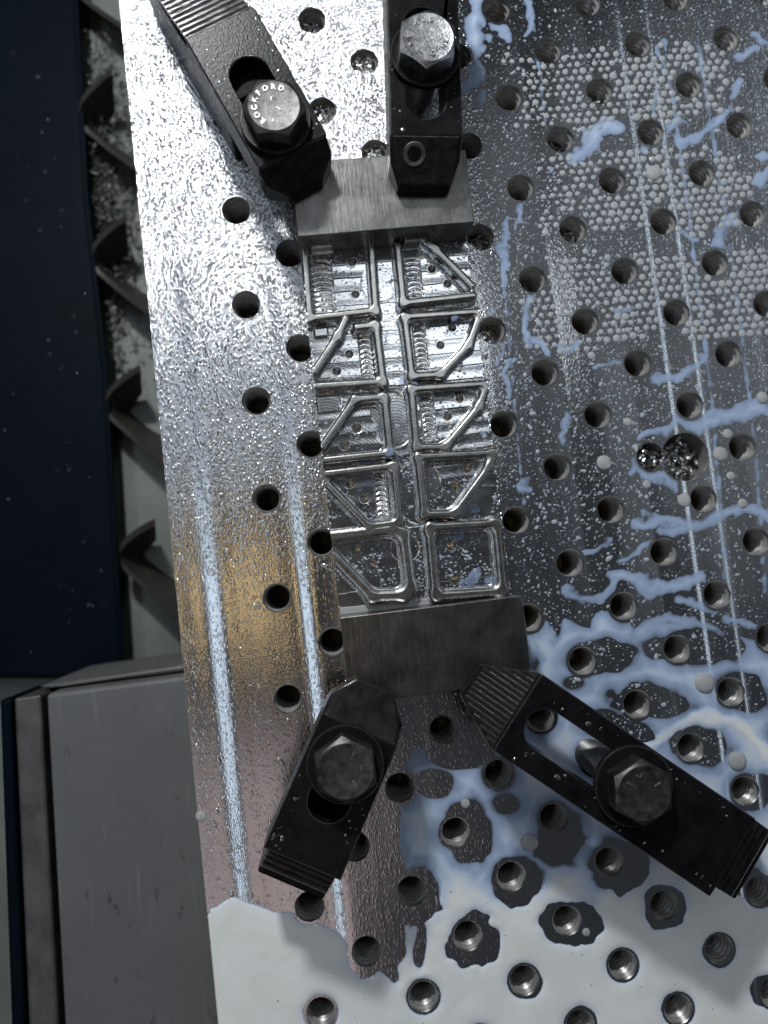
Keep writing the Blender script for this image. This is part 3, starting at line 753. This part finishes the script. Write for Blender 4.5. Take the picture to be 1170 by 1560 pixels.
Vv = np.stack([MX.ravel(), MY.ravel(), H.ravel()], -1)[u_]
me = np_mesh('coolant_pool', Vv, inv.reshape(Q.shape), M_MILK)
at_ = me.attributes.new('depth', 'FLOAT', 'POINT'); at_.data.foreach_set('value', depth.ravel()[u_].astype(np.float32))
tag(link(me, 'coolant_pool'), 'milky blue white cutting coolant pooled and streaked over the plate', 'coolant', kind='stuff')

# ------------------------------------------------------------------ drops
def domes(name, P_, R_, asp, rot, hgt, mat, label, seg=10):
    n = len(P_); rings = [(1.0, -.04), (.9, .42), (.55, .82)]
    T = [];
    for r, z in rings: T += [(r*math.cos(2*PI*k/seg), r*math.sin(2*PI*k/seg), z) for k in range(seg)]
    T.append((0, 0, 1)); T = np.array(T)
    f = []
    for j in range(2):
        for k in range(seg): k2 = (k+1) % seg; f += [(j*seg+k, j*seg+k2, (j+1)*seg+k2), (j*seg+k, (j+1)*seg+k2, (j+1)*seg+k)]
    f += [(2*seg+k, 2*seg+(k+1) % seg, 3*seg) for k in range(seg)]
    f = np.array(f)
    x = T[None, :, 0]*R_[:, None]*asp[:, None]; y = T[None, :, 1]*R_[:, None]
    c, s = np.cos(rot)[:, None], np.sin(rot)[:, None]
    V_ = np.stack([P_[:, :1]+x*c-y*s, P_[:, 1:2]+x*s+y*c, T[None, :, 2]*(R_*hgt)[:, None]+P_[:, 2:3]], -1).reshape(-1, 3)
    F_ = (f[None]+(np.arange(n)*len(T))[:, None, None]).reshape(-1, 3)
    return tag(link(np_mesh(name, V_, F_, mat), name), label, 'droplets', kind='stuff')
def free(P_, margin, milk=True):
    k = np.ones(len(P_), bool)
    for a, b, x, y in holes: k &= np.hypot(P_[:, 0]-x, P_[:, 1]-y) > RH+margin
    k &= np.hypot(P_[:, 0]-BC[0], P_[:, 1]-BC[1]) > BR_+margin; k &= np.hypot(P_[:, 0]-SC_[0], P_[:, 1]-SC_[1]) > RH+margin
    k &= ~((P_[:, 0] > WX0-margin) & (P_[:, 0] < WX1+margin) & (P_[:, 1] > WY0-margin) & (P_[:, 1] < WY1+margin))
    k &= P_[:, 0] > PX0+margin
    if milk:
        i = np.clip(((P_[:, 0]-mx_[0])/GM).round().astype(int), 0, len(mx_)-1); j = np.clip(((P_[:, 1]-my_[0])/GM).round().astype(int), 0, len(my_)-1)
        k &= F[i, j] < -2
    return k
# fine specks right of the block
n = 34000
P_ = np.stack([rng.uniform(-48, 112, n), rng.uniform(-300, 50, n), np.zeros(n)], -1)
u, v = to_px(P_[:, 0], P_[:, 1])
dens = .38+.30*(v > 930)+.62*np.exp(-((u-900)/190)**2-((v-640)/200)**2)+.25*fbm(u/60, v/60, 8, 3)
P_ = P_[(rng.random(n) < dens) & free(P_, .5)]; n = len(P_)
R_ = np.clip(np.exp(rng.normal(-1.65, .5, n)), .10, .9)
domes('coolant_specks', P_, R_, 1+rng.random(n)**2*1.1, rng.normal(.75, .5, n), np.full(n, .32), M_SPECK, 'fine milky coolant specks scattered over the plate right of the workpiece', 8)
# droplets and puddles lying on the pocket floors
SLP = np.hypot(*np.gradient(Z, gx[1]-gx[0], gy[1]-gy[0]))
n = 6000
i = rng.integers(3, NX-3, n); j = rng.integers(3, NY-3, n)
ok = (SLP[i, j] < .25) & (Z[i, j] < 14) & (fbm(X[i, j]*.08, Y[i, j]*.08, 52, 3) > -.08); i, j = i[ok], j[ok]; n = len(i)
P_ = np.stack([X[i, j], Y[i, j], Z[i, j]], -1); R_ = np.clip(np.exp(rng.normal(-1.55, .45, n)), .12, .6); asp = 1+rng.random(n)*.8; hg = np.full(n, .3)
pud = [(722, 880, 3.6, 1.9), (705, 886, 2.2, 1.6), (745, 884, 2.2, 1.5), (700, 818, 2.2, 1.5), (592, 692, 2.6, 1.2), (600, 700, 2.0, 1.5), (560, 704, 1.8, 2), (562, 735, 1.8, 1.4), (548, 745, 1.5, 1.2), (615, 580, 2.2, 1.6), (630, 590, 1.6, 1.3), (690, 489, 2.0, 1.7), (730, 560, 1.8, 1.4), (612, 725, 1.8, 1.3), (720, 775, 2.4, 2.0), (735, 660, 1.6, 1.6)]
pp = np.array([[*at(a, b, ZF+.6), 0, c, d] for a, b, c, d in pud])
for q in pp:
    ii = np.clip(int(round((q[0]-gx[0])/(gx[1]-gx[0]))), 0, NX-1); jj = np.clip(int(round((q[1]-gy[0])/(gy[1]-gy[0]))), 0, NY-1); q[2] = Z[ii, jj]
k = len(pp); domes('pocket_puddles', pp[:, :3], pp[:, 3]*.6, pp[:, 4], rng.normal(.1, .35, k), np.full(k, .14), M_PUD, 'thin blue coolant puddles lying in the workpiece pockets', 20)
domes('pocket_droplets', P_, R_, asp, rng.normal(.1, .35, len(P_)), hg, M_SPECK, 'fine milky droplets on the pocket floors of the workpiece', 12)
top_ = [(513, 926), (570, 921), (603, 915), (622, 906), (640, 911), (660, 914), (710, 911), (786, 904)]
pl = [tuple(at(a, b, 10.4)) for a, b in top_]; xs_ = (WX0+.3, WX1-.3)
pl = [(np.clip(x, *xs_), max(y, YB+.5)) for x, y in pl]
MB().prism([(pl[0][0], YB+.02)]+[(pl[-1][0], YB+.02)]+pl[::-1], 9.0, 10.5).build('coolant_ridge', M_DROP, None, bevel=.5)
tag(bpy.data.objects['coolant_ridge'], 'white strip of coolant along the foot of the lower pocket wall', 'coolant')
# drops standing on the clamps, bubbles on the pool
P_ = []
for c in (c_tl, c_tm, c_bl, c_br):
    for k in range(46):
        x = random.uniform(1.5, c['L']-1.5); y = random.choice((-1, 1))*random.uniform(8.2, c['wd']/2-1.3)
        if c['wd']/2 < 9.6: continue
        P_.append((c['hc'][0]+x*math.cos(c['ang'])-y*math.sin(c['ang']), c['hc'][1]+x*math.sin(c['ang'])+y*math.cos(c['ang']), ZC+.01))
P_ = np.array(P_); n = len(P_)
domes('clamp_droplets', P_, np.clip(np.exp(rng.normal(-1.3, .5, n)), .12, .8), 1+rng.random(n)*.6, rng.random(n)*3, np.full(n, .35), M_CLEAR, 'tiny coolant droplets standing on the black clamps', 10)
i = rng.integers(5, MX.shape[0]-5, 9000); j = rng.integers(5, MX.shape[1]-5, 9000)
k = (F[i, j] > 9) & (depth[i, j] > .55) & (rng.random(9000) < .05+.25*(fbm(MX[i, j]*.04, MY[i, j]*.04, 66, 2) > .12)); i, j = i[k], j[k]; n = len(i)
domes('pool_bubbles', np.stack([MX[i, j], MY[i, j], H[i, j]], -1), np.clip(np.exp(rng.normal(-1.5, .45, n)), .12, .7), np.ones(n), np.zeros(n), np.full(n, .5), M_BEAD, 'small bubbles floating on the milky coolant pool', 10)
# splashes on the navy cover
n = 110
uv = np.stack([rng.uniform(0, 190, n), rng.uniform(0, 1000, n)], -1)
uv = uv[uv[:, 0] < np.interp(uv[:, 1], [0, 1000], [95, 175])]; uv = uv[rng.random(len(uv)) < np.clip(uv[:, 0]/150, .1, 1)]
P_ = np.array([[*at(a, b, -166), -165.9] for a, b in uv]); n = len(P_)
domes('cover_droplets', P_, np.clip(np.exp(rng.normal(-.9, .4, n)), .2, 1.0), 1+rng.random(n)*.6, rng.random(n)*3, np.full(n, .4), M_CLEAR, 'scattered coolant droplets on the dark navy cover', 10)
# rows of round beads left by the spray, in three bands
pts = []
sp = 3.62
for (ua, ub, va, vb) in ((785, 1120, 84, 182), (818, 1142, 240, 352), (812, 1178, 402, 524)):
    for j in range(-40, 60):
        for i in range(-20, 60):
            x = -30+(i+.5*(j % 2))*sp; y = -10-j*sp*.84
            x += random.gauss(0, .22); y += random.gauss(0, .22)
            u, v = to_px(x, y)
            vv = v+(u-900)*.06; wv_ = 60*float(fbm(np.array([u/60.]), np.array([v/60.+va]), 33, 2)[0])+random.uniform(-4, 4)
            if ua+wv_*1.5+random.uniform(-14, 14) < u < ub-wv_*1.5+random.uniform(-10, 10) and va+wv_ < vv < vb-wv_ and random.random() > .035: pts.append((x, y, 0))
P_ = np.array(pts); P_ = P_[free(P_, 1.0, False)]; n = len(P_)
u, v = to_px(P_[:, 0], P_[:, 1])
R_ = np.clip(np.interp(u, [800, 950, 1170], [1.0, 1.3, 1.45])+rng.normal(0, .17, n), .45, 1.7)
domes('coolant_beads', P_, R_, np.ones(n), np.zeros(n), np.full(n, .30), M_BEAD, 'close-set rows of round grey coolant beads in three bands at the upper right', 12)
# clear drops and film on the left part of the plate
n = 9000
P_ = np.stack([rng.uniform(-170, -60, n), rng.uniform(-330, 50, n), np.zeros(n)], -1)
u, v = to_px(P_[:, 0], P_[:, 1])
dens = np.interp(v, [0, 500, 740, 900, 1000, 1400], [1, .8, .35, .12, .14, .3])
dens = dens+.3*fbm(u/50, v/50, 18, 3)
P_ = P_[(rng.random(n) < dens) & free(P_, .4)]; n = len(P_)
R_ = np.clip(np.exp(rng.normal(-1.0, .45, n)), .15, 1.2)
domes('clear_droplets', P_, R_, 1+rng.random(n)**2*1.6, rng.normal(-1.0, .4, n), np.full(n, .30), M_CLEAR, 'clear coolant droplets on the bright left side of the plate', 8)
# rivulets running down the left strip
mb = MB()
riv = [[(228, 185), (262, 232), (285, 268), (292, 296)], [(292, 296), (312, 312), (330, 345)], [(235, 335), (262, 362), (285, 395), (308, 428), (340, 462)], [(272, 180), (292, 225)],
       [(262, 300), (270, 330), (300, 372)], [(245, 385), (272, 430), (296, 470)], [(232, 440), (262, 500), (300, 540)], [(310, 370), (330, 400), (345, 440)], [(280, 470), (310, 512), (322, 560)],
       [(244, 520), (285, 560), (305, 600)], [(262, 590), (300, 640), (318, 690)], [(232, 130), (246, 170)], [(250, 640), (290, 690)], [(345, 520), (352, 560)], [(330, 590), (340, 640)],
       [(270, 400), (310, 470)], [(215, 300), (240, 345)], [(252, 700), (268, 740)], [(300, 700), (312, 760)], [(510, 20), (520, 60)], [(470, 90), (530, 130)], [(545, 150), (560, 200)]]
for k in range(46):
    a = random.uniform(215, 440); b = random.uniform(60, 740); l = random.uniform(20, 60)
    if a > 330+.1*(b-300) + 60: continue
    riv.append([(a, b), (a+l*.35, b+l*.6), (a+l*.55+random.uniform(-6, 6), b+l)])
for r in riv:
    P2 = [at(*q) for q in r]; pts = []
    for i in range(len(P2)-1):
        m = max(3, int(np.hypot(*(P2[i+1]-P2[i]))/1.2))
        for t in range(m): pts.append(P2[i]+(P2[i+1]-P2[i])*t/m)
    pts.append(P2[-1]); pts = np.array(pts); k = len(pts)
    pts += np.stack([np.convolve(rng.normal(0, .35, k), np.ones(3)/3, 'same'), np.convolve(rng.normal(0, .3, k), np.ones(3)/3, 'same')], -1)
    if not free(np.c_[pts, np.zeros(k)], .5).all(): continue
    tg = np.gradient(pts, axis=0); tg /= np.hypot(tg[:, 0], tg[:, 1])[:, None]+1e-9; nn = np.stack([-tg[:, 1], tg[:, 0]], -1)
    wd = (.28+.32*rng.random())*(.6+.8*rng.random(k)); wd[0] *= .3; wd[-1] *= 1.4
    vs_ = []; fs_ = []
    cs = [(-1, -.03), (-.75, .24), (0, .36), (.75, .24), (1, -.03)]
    for i in range(k): vs_ += [(pts[i, 0]+nn[i, 0]*c*wd[i], pts[i, 1]+nn[i, 1]*c*wd[i], h*wd[i]) for c, h in cs]
    for i in range(k-1): fs_ += [(i*5+j, i*5+j+1, i*5+j+6, i*5+j+5) for j in range(4)]
    mb.add(vs_, fs_)
tag(mb.build('coolant_rivulets', M_CLEAR, smooth=80), 'clear wavy coolant rivulets running down the left strip of the plate', 'coolant', kind='stuff')
# single large drops
BD = MB().lathe([(1, -.02), (.97, .22), (.84, .46), (.6, .64), (.3, .74), (.01, .77)], 28).mesh('coolant_drop', M_DROP, smooth=80)
for px, py, r, lab in [(1073, 1040, 16, 'large round milky drop beside the hole right of the long clamp nose'), (1123, 1159, 15, 'milky drop above the hole at the right edge, right of the long clamp'),
    (806, 1283, 14, 'round milky drop below the middle of the long clamp'), (920, 705, 12, 'round milky drop left of the chip-filled bore'), (1042, 762, 11, 'milky drop touching the hole below the chip-filled bore'),
    (1097, 692, 12, 'clear drop on the right rim of the chip-filled bore'), (1131, 767, 8, 'small drop right of the hole below the bore'), (1113, 725, 7, 'small round drop right of and below the bore'),
    (1108, 661, 8, 'small round drop above the hole right of the bore'), (985, 738, 7, 'small milky drop below the left end of the bore'), (956, 643, 7, 'small milky drop up and left of the bore'),
    (1161, 606, 10, 'milky drop at the right picture edge above the bore'), (709, 1224, 7, 'small bright drop between the two lower clamps'), (893, 1420, 6, 'tiny round drop beside a hole below the long clamp'),
    (306, 1243, 8, 'white drop on the left edge of the plate near the pool'), (996, 264, 13, 'splashed drop between the two upper bead bands')]:
    q = at(px, py); tag(link(BD, 'coolant_drop', None, (q[0], q[1], .02), (0, 0, 0), (r/3.96,)*2+(r/3.96*.55,)), lab, 'drop', 'large coolant drops on the plate')

# ------------------------------------------------------------------ chips
def chip_mesh(l, wd, bend):
    mb = MB(); k = 5; vs_ = []; fs_ = []
    for i in range(k):
        t = i/(k-1); x = (t-.5)*l; z = bend*(1-(2*t-1)**2); tw = .6*(t-.5)
        for y, dz in ((-wd/2, 0), (wd/2, 0), (wd/2, .22), (-wd/2, .22)): vs_.append((x, y*math.cos(tw), z+dz+y*math.sin(tw)))
    for i in range(k-1):
        for j in range(4): j2 = (j+1) % 4; fs_.append((i*4+j, i*4+j2, i*4+4+j2, i*4+4+j))
    fs_ += [(3, 2, 1, 0), (k*4-4, k*4-3, k*4-2, k*4-1)]
    return mb.add(vs_, fs_).mesh('metal_chip', M_CHIP2)
CM = [chip_mesh(5.6, 1.2, .5), chip_mesh(4.8, 1.0, .3), chip_mesh(3.6, 1.5, .6), chip_mesh(5.2, .9, .9)]
n = 0
while n < 130:
    if random.random() < .3: c, r = SC_, 4.0
    else: c, r = BC, 8.0
    a = random.uniform(0, 6.28); q = c+r*math.sqrt(random.random())*np.array([math.cos(a), math.sin(a)])
    z = -10.5+n*.035+max(0, (SC_[0]+12-q[0]))*.30
    tag(link(random.choice(CM), 'metal_chip', None, (q[0], q[1], z), (random.gauss(0, .45), random.gauss(0, .45), random.uniform(0, 6.28))), 'bright aluminium chip in the heap filling the wide bore', 'metal chip', 'aluminium chips in the bore'); n += 1
# fine swarf lying in some of the threaded holes
mb = MB()
for a, b, zz, cnt in [(-5, -1, -7, 90), (-4, 0, -3.0, 110), (-5, 1, -4, 100), (-4, 2, -3, 100), (-2, 4, -8, 60), (-2, 6, -9, 60), (-1, 5, -14, 40), (1, 1, -9, 40), (0, 2, -10, 30), (0, 4, -10, 40)]:
    for k in range(cnt):
        t = random.uniform(0, 6.28); r = 4.5*math.sqrt(random.random()); l = random.uniform(.5, 1.3); wd = random.uniform(.2, .5)
        A = Matrix.Rotation(random.uniform(0, 6.28), 3, 'Z') @ Matrix.Rotation(random.gauss(0, .6), 3, 'X') @ Matrix.Rotation(random.gauss(0, .6), 3, 'Y')
        o_ = Vector((a*HP+r*math.cos(t), -b*HP+r*math.sin(t), zz+random.uniform(-1.2, .8)))
        mb.add([A @ Vector(q)+o_ for q in ((-l, -wd, 0), (l, -wd*.6, .15), (l, wd, 0), (-l, wd*.7, .2))], [(0, 1, 2, 3)])
    mb.lathe([(5.2, zz-1.6), (.01, zz-1.0)], 20, a*HP, -b*HP)
tag(mb.build('fine_swarf', M_CHIP, fix=False), 'fine bright swarf packed in several threaded holes', 'swarf', kind='stuff')

# ------------------------------------------------------------------ machine behind the plate
def wpoly(pts, z): return [tuple(at(p[0], p[1], z)) for p in pts]
ZP = -166
pc = thing('way_cover', 'dark navy sheet metal cover along the left picture edge', 'cover', (*at(60, 500, ZP), ZP-160))
o0 = np.array([*at(60, 500, ZP)])
rel = lambda pts, z, o: [(p[0]-o[0], p[1]-o[1]) for p in wpoly(pts, z)]
MB().prism(rel([(108, -150), (132, 300), (160, 560), (188, 1035), (-400, 1035), (-400, -150)], ZP, o0)[::-1], 150, 160).build('panel', M_PANEL, pc, bevel=3)
MB().prism(rel([(112, -150), (136, 300), (164, 560), (191, 1030), (183, 1030), (156, 560), (128, 300), (104, -150)], ZP, o0)[::-1], 146, 161.5).build('edge_flange', M_PANEL, pc, bevel=1)
ZT = -188
MB_ = MB(); q = wpoly([(-100, -500), (900, -500), (900, 2100), (-100, 2100)], ZT); MB_.add([(p[0], p[1], ZT) for p in q], [(0, 1, 2, 3)])
tag(MB_.build('trough_floor', M_TROUGH), kind='structure')
# screw conveyor
PT = 90.0
ax = at(262, 600, -205)
au = thing('screw_conveyor', 'dark steel screw conveyor turning in the chip trough left of the plate', 'conveyor', (ax[0], 0, -205))
OUT = [(214, 560, -150), (186, 578, -156), (163, 603, -162), (165, 630, -165), (190, 655, -165), (218, 679, -163), (262, 714, -158), (320, 750, -152)]
INN = [(216, 592, -176), (206, 606, -182), (200, 618, -190), (208, 631, -196), (224, 645, -198), (246, 660, -198), (282, 680, -194), (330, 705, -188)]
def curve(P, m=5):
    P = [np.array([*at(p[0], p[1], p[2]), p[2]]) for p in P]; out = []
    for i in range(len(P)-1):
        p0, p1, p2, p3 = P[max(i-1, 0)], P[i], P[i+1], P[min(i+2, len(P)-1)]
        for k in range(m):
            t = k/m; out.append(.5*(2*p1+(p2-p0)*t+(2*p0-5*p1+4*p2-p3)*t*t+(3*p1-p0-3*p2+p3)*t**3))
    return out+[P[-1]]
vs_ = []; fs_ = []; O_, I_ = curve(OUT), curve(INN)
for p, q in zip(O_, I_):
    for c, dy in ((p, 2), (q, 3), (q, -3), (p, -2)): vs_.append((c[0]-ax[0], c[1]+dy, c[2]+205))
for i in range(len(O_)-1):
    for j in range(4): j2 = (j+1) % 4; fs_.append((i*4+j, i*4+j2, i*4+4+j2, i*4+4+j))
fs_ += [(0, 1, 2, 3), tuple(range(len(vs_)-4, len(vs_)))[::-1]]
FM = MB().add(vs_, fs_).mesh('flight', M_AUGER, smooth=40)
for k in range(-4, 5): link(FM, 'flight', au, (0, k*PT, 0))
mb = MB(); N = 24
mb.add([(9*math.cos(2*PI*i/N), 460, 9*math.sin(2*PI*i/N)) for i in range(N)]+[(9*math.cos(2*PI*i/N), -640, 9*math.sin(2*PI*i/N)) for i in range(N)], [(i, (i+1) % N, (i+1) % N+N, i+N) for i in range(N)])
mb.build('shaft', M_AUGER, au, smooth=60)
# swarf heaped against the cover
mb = MB()
for k in range(6000):
    px = 120+abs(random.gauss(0, 46)); py = random.uniform(40, 590)
    if random.random() > math.exp(-((py-330)/190)**2) or px > 235: continue
    q = at(px, py, -176); z = -177+random.gauss(0, 3)-abs(px-130)*.08
    l = random.uniform(.7, 2.2); wd = random.uniform(.3, .7)
    A = Matrix.Rotation(random.uniform(0, 6.28), 3, 'Z') @ Matrix.Rotation(random.gauss(0, .8), 3, 'X') @ Matrix.Rotation(random.gauss(0, .8), 3, 'Y')
    mb.add([A @ Vector(c)+Vector((q[0], q[1], z)) for c in ((-l, -wd, 0), (l, -wd, .5), (l, wd, 0), (-l, wd, .4))], [(0, 1, 2, 3)])
tag(mb.build('swarf_heap', M_SWARF, fix=False), 'blurred grey swarf heaped in the trough beside the navy cover', 'swarf', kind='stuff')
# grey casting at the lower left
ZG = -62
og = at(190, 1300, ZG)
gb = thing('grey_casting', 'flat grey machine casting with a narrow side rail at the lower left', 'machine casting', (og[0], og[1], ZG-90))
MB().prism(rel([(71, 1057), (340, 1022), (400, 1800), (112, 1800)], ZG, og)[::-1], 0, 90).build('top_block', M_GREY, gb, bevel=1.6)
MB().prism(rel([(19, 1065), (60, 1059), (100, 1800), (52, 1800)], ZG, og)[::-1], 0, 88.5).build('side_rail', M_RAIL, gb, bevel=1.2)
MB().prism(rel([(-6, 1068), (12, 1066), (44, 1800), (20, 1800)], ZG, og)[::-1], 0, 87).build('side_rail', M_PANEL, gb, bevel=1.5)
MB().prism(rel([(60, 1059), (71, 1057), (112, 1800), (100, 1800)], ZG, og)[::-1], 0, 74).build('seam_gap', M_PANEL, gb)
MB().prism(rel([(40, 1052), (340, 1008), (340, 1019), (66, 1055)], ZG, og)[::-1], 0, 78).build('rear_ledge', M_GREY, gb, bevel=1.5)
